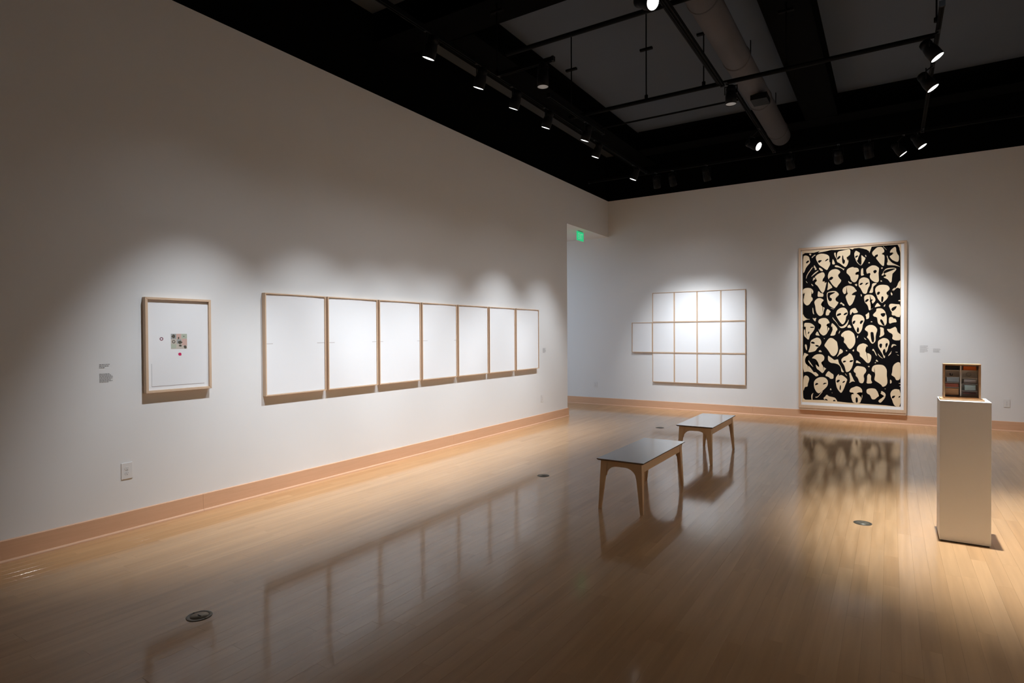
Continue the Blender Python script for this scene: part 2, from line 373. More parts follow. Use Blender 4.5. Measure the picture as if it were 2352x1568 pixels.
CREAM="""-1334,2923 -1299,2935 -1261,2923 -1237,2898 -1229,2849 -1218,2801 -1266,2744 -1293,2704 -1315,2634 -1337,2617
-1130,2902 -1106,2932 -1053,2949 -990,2938 -943,2917 -917,2886 -915,2832 -922,2774 -904,2791 -904,2744 -927,2698 -951,2647 -980,2666 -1032,2711 -1080,2750 -1096,2786 -1127,2848
-1080,2702 -1048,2688 -1016,2651 -1021,2636 -1053,2641 -1077,2672
-1245,2961 -1197,2957 -1218,2920
-1199,2895 -1143,2941 -1133,2925 -1170,2905 -1189,2876
-793,2946 -773,2965 -712,2975 -651,2987 -610,2995 -593,2965 -598,2896 -620,2875 -661,2849 -620,2817 -620,2788 -635,2731 -660,2687 -681,2688 -716,2719 -762,2763 -793,2777 -806,2813 -798,2836 -804,2895
-842,2944 -819,2951 -819,2896 -801,2824 -824,2867 -842,2915
-865,2846 -845,2804 -824,2744 -876,2742
-834,2721 -798,2725 -737,2686 -696,2654 -683,2665 -696,2625 -716,2655 -762,2682 -829,2695
-1159,2755 -1138,2724 -1111,2669 -1148,2659 -1138,2694 -1165,2702
-1186,2721 -1175,2714 -1261,2588 -1283,2518 -1291,2512 -1272,2595
-1288,2476 -1263,2439 -1269,2436 -1289,2467
-1204,2549 -1159,2606 -1095,2653 -1087,2640 -1138,2599 -1196,2549
-1207,2418 -1186,2411 -1167,2377 -1186,2381
-1159,2511 -1138,2551 -1095,2590 -1021,2619 -993,2596 -987,2543 -1027,2480 -1021,2444 -984,2460 -995,2419 -958,2441 -971,2377 -979,2336 -990,2289 -1010,2255 -1024,2249 -1047,2274 -1074,2322 -1095,2371 -1138,2409 -1146,2433 -1111,2467 -1122,2497 -1159,2493 -1180,2464 -1167,2535
-938,2564 -917,2621 -875,2654 -824,2662 -783,2648 -739,2604 -788,2549 -762,2495 -729,2458 -746,2418 -777,2379 -803,2328 -834,2347 -875,2396 -906,2456 -924,2480 -940,2517
-937,2446 -917,2415 -885,2373 -865,2336 -901,2320 -953,2287 -937,2363
-625,2447 -604,2417 -569,2409 -579,2387 -619,2400
-653,2605 -645,2639 -610,2666 -550,2682 -545,2667 -490,2661 -468,2634 -465,2591 -505,2590 -522,2562 -507,2536 -470,2545 -475,2485 -505,2423 -534,2410 -565,2426 -590,2468 -595,2509 -625,2554 -650,2576
-538,2909 -515,2959 -491,2945 -451,2914 -456,2885 -473,2846 -485,2801 -495,2779 -513,2809 -530,2839
-525,2827 -495,2773 -465,2725 -433,2700 -428,2740 -427,2797 -433,2872 -416,2865 -396,2841 -367,2821 -381,2783 -401,2744 -431,2692 -465,2714 -500,2757
-435,2637 -406,2653 -401,2601 -401,2549 -386,2531 -440,2514
-330,2733 -318,2749 -298,2731 -318,2724
-274,2900 -260,2927 -221,2969 -192,2992 -135,2990 -111,2966 -96,2925 -94,2897 -125,2888 -129,2860 -94,2852 -91,2795 -96,2717 -100,2672 -117,2665 -148,2698 -187,2757 -221,2811 -187,2836 -187,2873 -230,2857 -240,2832 -269,2871
-18,2891 -1,2934 55,2980 71,2956 74,2889 93,2849 111,2820 112,2758 98,2720 65,2728 18,2759 -10,2795 -22,2824 13,2844 34,2870 18,2891 -11,2879
-63,2827 -53,2843 -44,2792 -15,2745 32,2697 103,2659 131,2629 103,2648 42,2668 -67,2676 -43,2747
-120,3000 -106,2993 -58,2928 -72,2940
-359,2604 -352,2632 -318,2664 -269,2689 -220,2680 -191,2656 -170,2637 -174,2581 -179,2519 -172,2451 -174,2412 -196,2390 -239,2404 -278,2434 -303,2475 -307,2510 -293,2537 -303,2561 -327,2556 -347,2546
-141,2647 -110,2634 -138,2613
-136,2511 -114,2549 -107,2577 -76,2615 -29,2628 42,2629 79,2607 65,2578 37,2546 18,2525 14,2458 9,2391 -9,2375 -28,2410 -52,2444 -114,2476 -71,2491 -67,2513 -95,2520 -124,2502
-148,2430 -121,2409 -148,2399
-472,2398 -460,2455 -430,2482 -391,2492 -347,2478 -317,2453 -307,2407 -305,2350 -327,2306 -336,2277 -346,2221 -366,2204 -400,2212 -420,2253 -445,2311 -470,2341
-268,2382 -191,2384 -249,2330 -258,2302 -256,2240 -268,2218 -317,2220 -297,2264 -273,2331
-534,2376 -490,2385 -497,2336
133,2418 134,2267 89,2297 33,2236 19,2205 -4,2212 19,2250 43,2255 89,2320 103,2375
-377,2874 -357,2866 -357,2832 -372,2850
-1339,2319 -1309,2344 -1255,2351 -1207,2340 -1175,2305 -1167,2263 -1196,2229 -1209,2193 -1180,2165 -1180,2127 -1207,2098 -1233,2051 -1271,2031 -1304,2053 -1325,2090 -1331,2150 -1315,2209 -1306,2257 -1320,2258 -1339,2234
-1092,2284 -1074,2277 -1053,2247 -1010,2239 -1010,2180 -1047,2181 -1103,2183 -1100,2237
-1156,2090 -1132,2131 -1095,2159 -1047,2157 -1000,2120 -1026,2092 -1052,2045 -1036,2015 -984,1984 -1005,1931 -1010,1878 -1042,1840 -1079,1844 -1116,1892 -1132,1952 -1137,2018 -1148,2054
-1185,1990 -1174,1989 -1166,1923 -1153,1863 -1180,1894
-958,2219 -948,2254 -916,2267 -864,2277 -813,2272 -772,2229 -767,2200 -818,2155 -823,2120 -802,2090 -771,2077 -792,2031 -823,1991 -838,1965 -874,1987 -916,2017 -942,2065 -953,2136
-898,1981 -843,1956 -848,1951 -895,1973
-947,1965 -916,1941 -892,1917 -916,1888 -924,1850 -976,1848 -968,1918
-753,2047 -733,2079 -710,2052 -690,2040 -680,2010 -710,2014 -715,2040 -746,2044
-812,1885 -797,1932 -761,1966 -715,1982 -674,1975 -644,1939 -629,1893 -639,1846 -659,1818 -664,1754 -689,1702 -715,1685 -750,1726 -781,1779 -802,1821 -812,1850
-869,1822 -843,1780 -802,1727 -771,1662 -730,1644 -684,1667 -644,1713 -618,1776 -623,1724 -648,1655 -689,1623 -740,1621 -776,1668 -812,1727 -859,1781
-716,2279 -700,2325 -660,2352 -619,2362 -579,2354 -539,2329 -509,2281 -494,2258 -539,2237 -574,2209 -559,2186 -514,2190 -529,2132 -549,2075 -568,2036 -604,2002 -629,2043 -649,2102 -670,2173 -629,2217 -639,2250 -685,2208 -705,2244
-1314,1723 -1233,1722 -1190,1703 -1147,1661 -1147,1619 -1163,1583 -1190,1542 -1222,1500 -1233,1464 -1238,1428 -1254,1419 -1287,1452 -1319,1488 -1322,1597 -1292,1626 -1290,1650 -1319,1657
-1339,1892 -1314,1831 -1265,1788 -1212,1787 -1287,1776 -1339,1747
-1185,1810 -1158,1798 -1116,1809 -1129,1786 -1134,1741 -1158,1762
-1092,1743 -1078,1779 -1031,1802 -978,1804 -942,1782 -921,1746 -908,1711 -952,1700 -963,1670 -936,1641 -910,1617 -931,1576 -957,1523 -988,1496 -1020,1493 -1062,1535 -1083,1583 -1086,1612 -1047,1630 -1044,1689 -1084,1713
-874,1716 -833,1675 -802,1633 -786,1598 -812,1563 -827,1493 -905,1487 -884,1534 -863,1593 -869,1634 -890,1658
-1105,1577 -1073,1499 -1062,1488 -1142,1500
-608,1692 -568,1622 -648,1629
-437,2209 -420,2186 -427,2157 -439,2181
-601,1921 -574,1955 -519,1971 -499,1936 -474,1889 -543,1873 -559,1908 -594,1834
-390,2139 -380,2173 -346,2191 -297,2192 -258,2174 -229,2133 -219,2093 -238,2059 -267,2032 -287,1987 -292,1936 -272,1941 -248,1997 -267,1952 -306,1919 -321,1937 -331,1994 -351,2034 -380,2064
-195,2052 -171,2023 -142,1988 -195,1981 -238,1968
-229,2275 -210,2319 -171,2346 -114,2351 -61,2340 -33,2322 -14,2276 -38,2238 -66,2222 -61,2188 -33,2165 -51,2115 -94,2066 -128,2039 -161,2074 -190,2120 -205,2172 -219,2212
-7,2203 19,2252 24,2269 66,2300 33,2235 10,2208 29,2179 8,2158
95,2073 132,2086 132,2058
-30,1985 -18,2018 10,2026 67,2016 135,2008 135,1796 77,1803 67,1823 11,1830 15,1883 -4,1911 -18,1956
-27,1799 25,1798 30,1776 67,1772 86,1713 30,1709 -27,1684
-108,1987 -75,2026 -89,1973
-260,1844 -238,1872 -209,1905 -209,1945 -180,1953 -132,1951 -103,1925 -79,1891 -75,1857 -60,1823 -58,1755 -60,1693 -84,1654 -127,1660 -170,1678 -189,1712 -194,1786 -214,1809 -248,1815
-370,1846 -340,1863 -316,1896 -311,1788 -355,1766 -355,1806
-571,1752 -558,1816 -533,1850 -489,1855 -439,1848 -399,1818 -379,1761 -389,1726 -404,1686 -414,1618 -428,1572 -458,1526 -483,1526 -513,1567 -538,1631 -553,1671 -566,1712
-294,1725 -279,1736 -262,1722 -281,1716
-160,1638 -98,1615 -103,1570 -88,1502 -169,1451 -150,1513 -148,1587
-1219,1359 -1206,1407 -1158,1437 -1105,1460 -1062,1437 -1041,1389 -1044,1342 -1073,1300 -1104,1270 -1131,1222 -1168,1204 -1254,1185 -1233,1251 -1217,1299
-1308,1322 -1287,1340 -1270,1304 -1270,1220 -1292,1250
-1333,1190 -1238,1149 -1281,1118 -1305,1064 -1303,1009 -1270,962 -1216,921 -1179,863 -1162,833 -1130,840 -1077,782 -1125,757 -1162,797 -1205,832 -1265,848 -1332,828
-993,1324 -967,1372 -931,1431 -900,1451 -858,1442 -822,1407 -796,1384 -786,1314 -778,1255 -791,1190 -821,1143 -852,1125 -889,1148 -920,1207 -957,1265 -988,1300
-735,1501 -714,1536 -674,1570 -618,1582 -578,1564 -537,1523 -517,1442 -517,1373 -537,1315 -577,1263 -602,1254 -628,1280 -658,1338 -699,1378 -681,1425 -694,1460 -730,1477
-752,1261 -719,1244 -704,1221 -709,1191 -755,1162 -785,1126 -798,1120 -770,1173
-660,1244 -633,1222 -658,1215
-1091,1202 -1062,1241 -1025,1196
-1195,1084 -1163,1126 -1115,1157 -1062,1163 -1020,1152 -993,1117 -993,1075 -1009,1039 -1046,1015 -1025,962 -982,916 -961,907 -988,874 -1009,832 -1030,825 -1061,860 -1115,900 -1131,971 -1120,972 -1083,925 -1072,949 -1093,1014 -1125,1067 -1157,1081
-1251,1053 -1232,1035 -1168,929 -1179,934 -1243,1011
-936,1141 -915,1124 -878,1095 -837,1058 -796,1073 -778,1073 -770,1015 -734,946 -703,876 -683,854 -708,847 -731,864 -734,934 -775,986 -837,1005 -889,1007 -936,1047
-731,1068 -703,1110 -632,1146 -607,1187 -577,1164 -552,1112 -542,1061 -552,991 -572,921 -607,868 -657,849 -668,918 -688,976 -724,1034
-773,1530 -753,1577 -746,1571 -765,1524
-1004,1445 -988,1442 -986,1431 -999,1434
-379,1600 -355,1645 -315,1671 -267,1670 -223,1647 -196,1601 -196,1567 -211,1522 -218,1465 -218,1402 -237,1368 -266,1345 -295,1379 -320,1431 -349,1465 -327,1499 -330,1551 -369,1580
-60,1600 -12,1597 30,1621 63,1638 82,1610 91,1559 115,1526 138,1509 138,1409 59,1406 16,1436 30,1487 16,1521 -26,1543
-495,1258 -487,1298 -453,1339 -403,1359 -364,1345 -334,1322 -332,1305 -364,1270 -368,1219 -349,1190 -305,1179 -280,1146 -280,1100 -295,1043 -319,1016 -348,1024 -388,1075 -418,1109 -452,1137 -447,1178 -462,1206 -492,1223
-271,1237 -251,1271 -222,1209 -193,1130 -222,1169 -237,1220
-188,1192 -150,1136 -106,1097 -140,1114 -178,1158
-184,1317 -184,1391 -160,1419 -102,1453 -50,1436 -21,1397 -19,1352 -35,1307 -49,1234 -73,1194 -78,1233 -87,1143 -80,1120 -97,1103 -116,1171 -150,1233 -179,1289
5,1285 17,1344 59,1341 87,1319 36,1324 26,1296
-40,1144 -11,1195 17,1240 -2,1195 12,1195 -25,1149
64,1215 97,1213 97,1204 69,1208
78,1173 116,1160 111,1152
-509,1012 -504,1061 -482,1056 -432,1014 -442,1008 -487,1018
-567,1228 -535,1257 -537,1208
-217,1050 -207,1087 -173,1042
-234,1018 -222,1038 -207,1022
-334,967 -302,968 -314,942
-495,1448 -488,1488 -473,1488 -485,1448
-391,1459 -379,1448 -349,1414 -374,1425
-1329,686 -1319,753 -1297,777 -1254,761 -1232,720 -1243,665 -1259,616 -1259,574 -1302,566 -1313,542 -1329,481
-1160,609 -1157,668 -1125,717 -1072,749 -1009,754 -966,735 -938,695 -935,630 -951,588 -987,545 -1024,507 -1061,470 -1087,460 -1119,485 -1151,549
-1141,394 -1093,403 -1029,501 -1013,502 -1093,391 -1125,377
-1202,403 -1194,439 -1162,471 -1183,422 -1178,332 -1194,337
-982,776 -951,836 -925,867 -883,827 -847,804 -849,730 -899,726 -925,760
-818,693 -813,752 -785,800 -764,819 -769,783 -734,802 -698,786 -637,730 -647,688 -667,629 -692,552 -728,480 -759,508 -795,565 -808,623
-675,833 -662,822 -637,782 -657,799
-1005,389 -977,409 -956,448 -924,417 -883,408 -831,399 -810,376 -784,325 -997,348
-906,531 -893,567 -878,526
-877,485 -864,482 -872,473
-542,895 -512,948 -487,966 -412,956 -373,940 -351,895 -363,854 -392,813 -392,784 -382,756 -387,704 -407,666 -451,673 -471,718 -481,764 -516,798 -504,833 -537,861
-343,798 -316,841 -279,800 -289,742 -260,672 -353,665 -340,723
-275,908 -265,954 -236,984 -183,996 -120,992 -82,965 -53,903 -58,824 -48,746 -48,678 -72,637 -115,616 -134,652 -173,684 -236,727 -231,773 -221,830 -236,864 -270,880
27,962 46,1002 83,1036 111,1045 137,1026 138,775 112,740 75,739 65,778 37,805 9,821 23,883
-10,747 13,731 14,692 -8,674
103,687 138,697 138,683
117,640 138,649 138,632
-612,655 -592,720 -602,795 -617,835 -587,847 -572,796 -551,750 -541,716 -516,688 -561,698
-606,527 -581,575 -541,594 -496,616 -446,598 -417,565 -409,508 -446,512 -491,498 -491,472 -411,473 -411,421 -431,368 -446,321 -546,321 -571,384 -586,453 -581,467 -541,472 -541,498 -596,504
-350,557 -323,581 -264,589 -216,580 -192,536 -167,503 -138,504 -136,555 -81,518 -69,485 -81,433 -119,375 -148,342 -177,366 -167,395 -95,455 -95,472 -138,481 -186,445 -230,397 -274,400 -293,468 -347,499
-91,589 -67,592 -76,578
-5,516 19,568 66,593 138,579 139,300 66,298 38,344 19,416 0,460"""
DARK="""-1291,2806 -1272,2834 -1245,2844 -1234,2820 -1277,2784
-1101,2816 -1074,2835 -1027,2829 -1059,2796 -1080,2779
-990,2803 -969,2836 -938,2852 -928,2839 -959,2812
-798,2824 -793,2859 -757,2891 -739,2866 -778,2823
-719,2888 -706,2893 -696,2817 -676,2809 -676,2763 -696,2735 -714,2754 -722,2819
-927,2481 -917,2509 -880,2534 -852,2512 -870,2483 -906,2462
-525,2845 -515,2867 -480,2876 -480,2853 -515,2830
-259,2575 -244,2603 -211,2606 -201,2577 -230,2542
-110,2566 -76,2598 -29,2611 42,2618 65,2605 18,2586 -38,2562 -86,2542 -105,2543
-460,2369 -440,2397 -400,2398 -415,2373 -445,2357
-371,2365 -361,2393 -317,2396 -337,2374 -368,2353
-942,2242 -916,2253 -823,2257 -833,2243 -911,2199 -916,2170 -875,2145 -880,2104 -916,2094 -937,2136 -948,2195
-804,1832 -797,1867 -740,1889 -730,1857 -776,1835
-700,1848 -684,1879 -644,1896 -634,1875 -674,1847
-1220,1650 -1158,1649 -1158,1631 -1217,1629
-1257,1530 -1249,1566 -1230,1560 -1238,1530 -1252,1518
-375,2070 -370,2098 -336,2120 -316,2108 -331,2080 -365,2058
-307,2079 -292,2107 -253,2102 -272,2083 -297,2067
-202,2194 -195,2228 -171,2238 -152,2220 -171,2184 -195,2180
-137,2152 -113,2154 -104,2128 -111,2072 -128,2050 -140,2062
3,1922 15,1956 67,1982 86,1981 67,1932 25,1896
-149,1864 -84,1874 -77,1846 -94,1812 -117,1804 -141,1830
-156,1740 -146,1771 -122,1756 -93,1682 -88,1654 -117,1666 -141,1706
-563,1706 -553,1741 -518,1754 -518,1723 -543,1683
-451,1722 -434,1750 -399,1749 -404,1727 -434,1684 -448,1693
-498,1590 -483,1641 -463,1618 -463,1549 -493,1544
-1209,1371 -1184,1386 -1147,1371 -1147,1344 -1200,1350
-1142,1311 -1126,1326 -1088,1321 -1073,1294 -1110,1291
-708,1028 -693,1055 -653,1050 -663,1029 -698,1017
-607,1030 -597,1059 -552,1066 -547,1049 -577,1028
-291,1551 -252,1550 -244,1488 -237,1431 -247,1368 -271,1379 -286,1442 -293,1516
-167,1329 -150,1357 -121,1346 -131,1284 -145,1275 -159,1295
-78,1329 -69,1357 -45,1366 -42,1329 -68,1276
-116,1233 -92,1270 -78,1245 -75,1183 -92,1137 -111,1188
-1143,597 -1130,640 -1104,647 -1082,627 -1114,610
-1016,626 -998,654 -951,653 -972,634 -1014,621
-805,682 -790,712 -751,716 -754,690 -790,659
-713,662 -703,692 -667,702 -677,676 -703,660
-756,567 -746,632 -733,603 -738,533 -754,538
-992,361 -966,371 -940,352 -945,336
-862,332 -841,363 -805,336
-511,419 -481,421 -476,349 -491,325 -511,335
14,439 24,473 68,481 57,452 33,428
108,444 118,478 139,473 127,450"""

def smooth(p, it=1):
    for _ in range(it):
        q = []
        for i in range(len(p)):
            a, b = p[i], p[(i + 1) % len(p)]
            q.append((a[0] * .78 + b[0] * .22, a[1] * .78 + b[1] * .22)); q.append((a[0] * .22 + b[0] * .78, a[1] * .22 + b[1] * .78))
        p = q
    return p
def dec(s): return [tuple(int(v) / 1000 for v in q.split(',')) for q in s.split()]
AD = .0401                               # depth of the sheet in front of the wall
slab(t, L0, P, 'drawing_sheet', rect(-1.352, .142, .292, 3.018), AD - .0005, AD, M['cream'])
def layer(name, polys, d, m, it=1):
    bm = bmesh.new()
    for p in polys:
        p = smooth(p, it)
        try: bm.faces.new([bm.verts.new(Vector(P(a, z, d)) - L0) for a, z in p])
        except ValueError: pass
    bmesh.ops.triangulate(bm, faces=bm.faces, ngon_method='EAR_CLIP')
    for f in bm.faces:
        if f.normal.y > 0: f.normal_flip()
    me = bpy.data.meshes.new(name); bm.to_mesh(me); bm.free(); me.materials.append(m)
    o = bpy.data.objects.new(name, me); C.objects.link(o); o.parent = t; return o
layer('ink_field', [dec(BG)], AD + .0004, M['ink'], 0)
for l in CREAM.strip().splitlines():
    q_ = dec(l); ar = abs(sum(q_[i - 1][0] * q_[i][1] - q_[i][0] * q_[i - 1][1] for i in range(len(q_)))) / 2
    layer('pale_head' if ar > .012 else 'pale_gap', [q_], AD + .0008, M['cream'])
for l in DARK.strip().splitlines(): layer('ink_feature', [dec(l)], AD + .0012, M['ink'])

# ------------------------------------------------------------------ wall texts (too small in the photo to read): rows of word-long strokes
def wall_text(label, wall, a0, a1, z0, z1, rows_, m, seed, group=None, title=False):
    rnd = random.Random(seed)
    P = (lambda a, z, d: (XL + d, a, z)) if wall == 'L' else (lambda a, z, d: (a, YB - d, z))
    loc = Vector(P((a0 + a1) / 2, z0, 0)); t = thing('wall_text', label, 'label', loc, group)
    mb = MB(); hgt = (z1 - z0) / rows_
    for r in range(rows_):
        a = a0; end = a1 - rnd.uniform(0, .25 if r < rows_ - 1 else .6) * (a1 - a0)
        z = z1 - hgt * r - hgt * .8
        while a < end - .003:
            wl_ = min(rnd.uniform(.006, .017), end - a)
            n = 4; pts = [(a, z), (a + wl_, z), (a + wl_, z + hgt * .58), (a, z + hgt * .58)]
            mb.add([Vector(P(u, v, .0012)) - loc for u, v in pts], [(0, 1, 2, 3)]); a += wl_ + .0028
    mb.build('lettering', m, t)
    return t
wall_text('small dark two-line title text on the left wall, left of the collage picture', 'L', 2.108, 2.185, 1.300, 1.336, 3, M['vinyl'], 1)
wall_text('small grey text block under the title text, left of the collage picture', 'L', 2.108, 2.208, 1.190, 1.262, 8, M['vinyl'], 2)
wall_text('faint text label beside the farthest of the seven white sheets', 'L', 8.99, 9.11, 1.215, 1.30, 7, M['vinyl_pale'], 3)
wall_text('faint text label right beside the large brush drawing', 'B', .405, .520, 1.205, 1.325, 9, M['vinyl_pale'], 4)
wall_text('faint text label between the brush drawing label and the pedestal box', 'B', .585, .690, 1.210, 1.275, 6, M['vinyl_pale'], 5)

# ------------------------------------------------------------------ outlets
def outlet(label, wall, a, z, w_=.076, h_=.122):
    P = (lambda u, v, d: (XL + d, u, v)) if wall == 'L' else (lambda u, v, d: (u, YB - d, v))
    loc = Vector(P(a, z, 0)); t = thing('wall_outlet', label, 'outlet', loc, 'duplex wall outlets')
    def sl(nm, pts, d0, d1, m, par=t, bv=0):
        n = len(pts); vs = [Vector(P(a + u, z + v, d0)) - loc for u, v in pts] + [Vector(P(a + u, z + v, d1)) - loc for u, v in pts]
        return MB().add(vs, [list(range(n)), list(range(n, 2 * n))] + [(i, (i + 1) % n, n + (i + 1) % n, n + i) for i in range(n)]).build(nm, m, par, bevel=bv)
    sl('cover_plate', rect(-w_ / 2, w_ / 2, 0, h_), .0005, .006, M['plastic'], bv=.0015)
    for s in (-1, 1):
        cz = h_ / 2 + s * .0195
        pts = [(math.cos(q) * .0165, cz + max(-.0135, min(.0135, math.sin(q) * .0165))) for q in [2 * PI * i / 20 for i in range(20)]]
        soc = sl('socket', pts, .006, .0075, M['plastic'])
        mb = MB()
        for u, v0, v1, ww in ((-.0065, 0, .008, .0022), (.0065, .001, .007, .0022), (0, -.010, -.0055, .0045)):
            vs = [Vector(P(a + u + du, z + cz + v, .0078)) - loc for du, v in ((-ww / 2, v0), (ww / 2, v0), (ww / 2, v1), (-ww / 2, v1))]
            mb.add(vs, [(0, 1, 2, 3)])
        mb.build('slots', M['slot'], soc)
    MB().lathe([(.0028, 0), (.0028, .001)], Vector(P(a, z + h_ / 2, .006)) - loc, Vector(P(0, 0, 1)) - Vector(P(0, 0, 0)), 10).build('screw', M['metal'], t)
outlet('white duplex outlet low on the left wall, below the collage picture', 'L', 2.292, .412, .082, .128)
outlet('white outlet low on the left wall, below the farthest of the seven sheets', 'L', 8.957, .36)
outlet('white outlet low on the back wall at the far right, past the pedestal', 'B', 1.520, .37)
outlet('white outlet low on the wall seen through the opening', 'B', -5.440, .37)

# ------------------------------------------------------------------ floor box covers
for nm, x_, y_ in (('round brass floor cover at the lower left, nearest the viewer', -3.215, 1.795), ('round brass floor cover left of the near bench', -3.195, 5.598),
                   ('round brass floor cover behind the near bench, left of the far bench', -3.185, 9.440), ('round brass floor cover between the benches and the pedestal', -.188, 5.553)):
    t = thing('floor_outlet_cover', nm, 'floor cover', (x_, y_, 0), 'round floor outlet covers')
    MB().lathe([(.066, .0002), (.066, .0015), (.063, .0028), (.050, .0030), (.049, .0022), (.001, .0022)], n=40).build('rim', M['brass'], t)
    lid = MB().lathe([(.0465, .0023), (.0465, .0030), (.001, .0032)], n=36).build('lid', M['brass_l'], t)
    MB().box(-.016, .016, -.0035, .0035, .0032, .0037).build('lid_slot', M['slot'], lid)
    for sx_ in (-1, 1): MB().lathe([(.0045, .003), (.0045, .0036)], (sx_ * .057, 0, 0), n=12).build('screw', M['slot'], t)

# ------------------------------------------------------------------ benches
def bench(cx, y0, label):
    W, L_, HT = .432, 1.205, .445; TS = .016
    t = thing('bench', label, 'bench', (cx, y0 + L_ / 2, 0), 'grey topped plywood benches'); hw, hl = W / 2, L_ / 2
    # top with bevelled underside
    b = .012; zt = HT
    v = [(sx_ * hw, sy * hl, zt) for sx_, sy in ((-1, -1), (1, -1), (1, 1), (-1, 1))] + [(sx_ * hw, sy * hl, zt - .006) for sx_, sy in ((-1, -1), (1, -1), (1, 1), (-1, 1))] + \
        [(sx_ * (hw - b), sy * (hl - b), zt - TS) for sx_, sy in ((-1, -1), (1, -1), (1, 1), (-1, 1))]
    mb = MB().add(v, [(0, 1, 2, 3)], 0).add(v, [(i, (i + 1) % 4, 4 + (i + 1) % 4, 4 + i) for i in range(4)] + [(4 + i, 4 + (i + 1) % 4, 8 + (i + 1) % 4, 8 + i) for i in range(4)] + [(11, 10, 9, 8)], 1)
    o = mb.build('bench_top', [M['lam'], M['ply_edge']], t); o['label'] = 'grey laminate top with dark bevelled edge'
    zu = zt - TS; TP = .018; inx, iny = .028, .030       # frame set in under the top
    ex, ey = hw - inx, hl - iny
    AP, APE, SP, WT, WB = .078, .046, .018, .064, .026
    inner = lambda z: ex - WT + (SP + WT - WB) * (1 - z / zu)       # inner edge of a leg at height z
    for s in (-1, 1):
        # end apron: rises in a curve from each leg
        zb = zu - APE - .085; half = [(inner(zb) - .0006, zb)]
        for k in range(11):
            q = k / 10 * PI / 2; half.append((inner(zb) - .0050 - .100 * (1 - math.cos(q)), zb + .085 * math.sin(q)))
        right = [(inner(zu) - .0006, zu)] + half
        poly = right + [(-u, v) for u, v in right][::-1]
        MB().prism(poly, TP, lambda u, v, w_, s=s: (u, s * (ey - TP + w_), v)).build('end_apron', M['ply'], t)
        # side apron with shallow slots under the top near both legs
        yl = ey - WT - .001; n2 = yl - .13
        pr = [(-yl, zu - AP), (yl, zu - AP), (yl, zu - .012), (n2, zu - .012), (n2 - .006, zu), (-n2 + .006, zu), (-n2, zu - .012), (-yl, zu - .012)]
        MB().prism(pr, TP, lambda u, v, w_, s=s: (s * (ex - w_), u, v)).build('side_apron', M['ply'], t)
    for sx_ in (-1, 1):
        for sy in (-1, 1):
            # leg: two tapered boards meeting at the corner, splayed a little outward
            mb = MB()
            def pt(a, z, inner_, side):     # a = distance from the corner along the board
                f = 1 - z / zu; o_ = SP * f
                if side == 0: return (sx_ * (ex + o_ - a), sy * (ey + o_ - (TP if inner_ else 0)), z)
                return (sx_ * (ex + o_ - (TP if inner_ else 0)), sy * (ey + o_ - a), z)
            for side in (0, 1):
                a_in = 0 if side == 0 else TP + .0002; top = zu - .0002 if side == 0 else zu - .012
                vs = [pt(a_in, top, 0, side), pt(WT, top, 0, side), pt(WB, 0, 0, side), pt(a_in, 0, 0, side), pt(a_in, top, 1, side), pt(WT, top, 1, side), pt(WB, 0, 1, side), pt(a_in, 0, 1, side)]
                mb.add(vs, [(0, 1, 2, 3), (4, 5, 6, 7)] + [(i, (i + 1) % 4, 4 + (i + 1) % 4, 4 + i) for i in range(4)])
            mb.build('leg', M['ply'], t)
    return t
bench(-1.978, 4.800, 'grey topped plywood bench, nearer of the two')
bench(-1.962, 7.050, 'grey topped plywood bench, farther one near the large drawing')

# ------------------------------------------------------------------ pedestal and box
pt_ = thing('pedestal', 'tall white box pedestal carrying the small wooden display box', 'pedestal', (.458, 5.55, 0))
MB().box(-.150, .150, -.160, .160, .008, 1.040).build('plinth_body', M['ped'], pt_, bevel=.0012)
MB().box(-.142, .142, -.152, .152, 0, .008).build('recessed_foot', M['slot'], pt_)
bx = thing('display_box', 'small open-fronted wooden box of coloured specimen blocks on the pedestal', 'display box', (.4435, 5.52, 1.040))
MB().box(-.132, .132, -.068, .060, 0, .011).build('base_board', M['box'], bx, bevel=.001)
bw, bz0, bz1, by0, by1 = .1115, .0112, .269, -.050, .045
TB = .011
for nm, a in (('side_panel', (-bw, -bw + TB, by0, by1, bz0, bz1)), ('side_panel', (bw - TB, bw, by0, by1, bz0, bz1)),
              ('top_panel', (-bw + TB + .0003, bw - TB - .0003, by0, by1, bz1 - TB, bz1)), ('bottom_panel', (-bw + TB + .0003, bw - TB - .0003, by0, by1, bz0, bz0 + TB))):
    MB().box(*a).build(nm, M['box'], bx, bevel=.0008)
MB().box(-bw + TB + .0004, bw - TB - .0004, by1 - .006, by1, bz0 + TB + .0004, bz1 - TB - .0004).build('back_panel', M['pale_card'], bx)
UW = 2 * (bw - TB)
def blk(nm, u0, u1, v0, v1, dep, m, lab=None):       # u, v = fractions of the opening, measured from upper left
    a = -bw + TB; hh = bz1 - bz0 - 2 * TB; zt = bz1 - TB
    o = MB().box(a + UW * u0, a + UW * u1, by1 - .0065 - dep, by1 - .0065, zt - hh * v1, zt - hh * v0).build(nm, M[m], bx, bevel=.0006)
    if lab: o['label'] = lab
    return o
blk('divider', .46, .50, .01, .99, .05, 'pale_card')
for v in (.155, .37, .545, .70): blk('shelf', .01, .455, v, v + .012, .045, 'pale_card')
for v in (.155, .40, .58, .80): blk('shelf', .505, .985, v, v + .012, .045, 'pale_card')
blk('specimen_block', .03, .42, .02, .135, .042, 'black_felt', 'black block')
blk('specimen_block', .56, .94, .03, .15, .042, 'orange_felt', 'orange block')
blk('specimen_block', .06, .44, .385, .53, .042, 'blue_grey', 'blue-grey block')
blk('specimen_block', .02, .42, .585, .695, .042, 'brick_red', 'dark brick-red block')
blk('specimen_block', .02, .43, .735, .95, .042, 'tan_wood', 'brown wooden block')
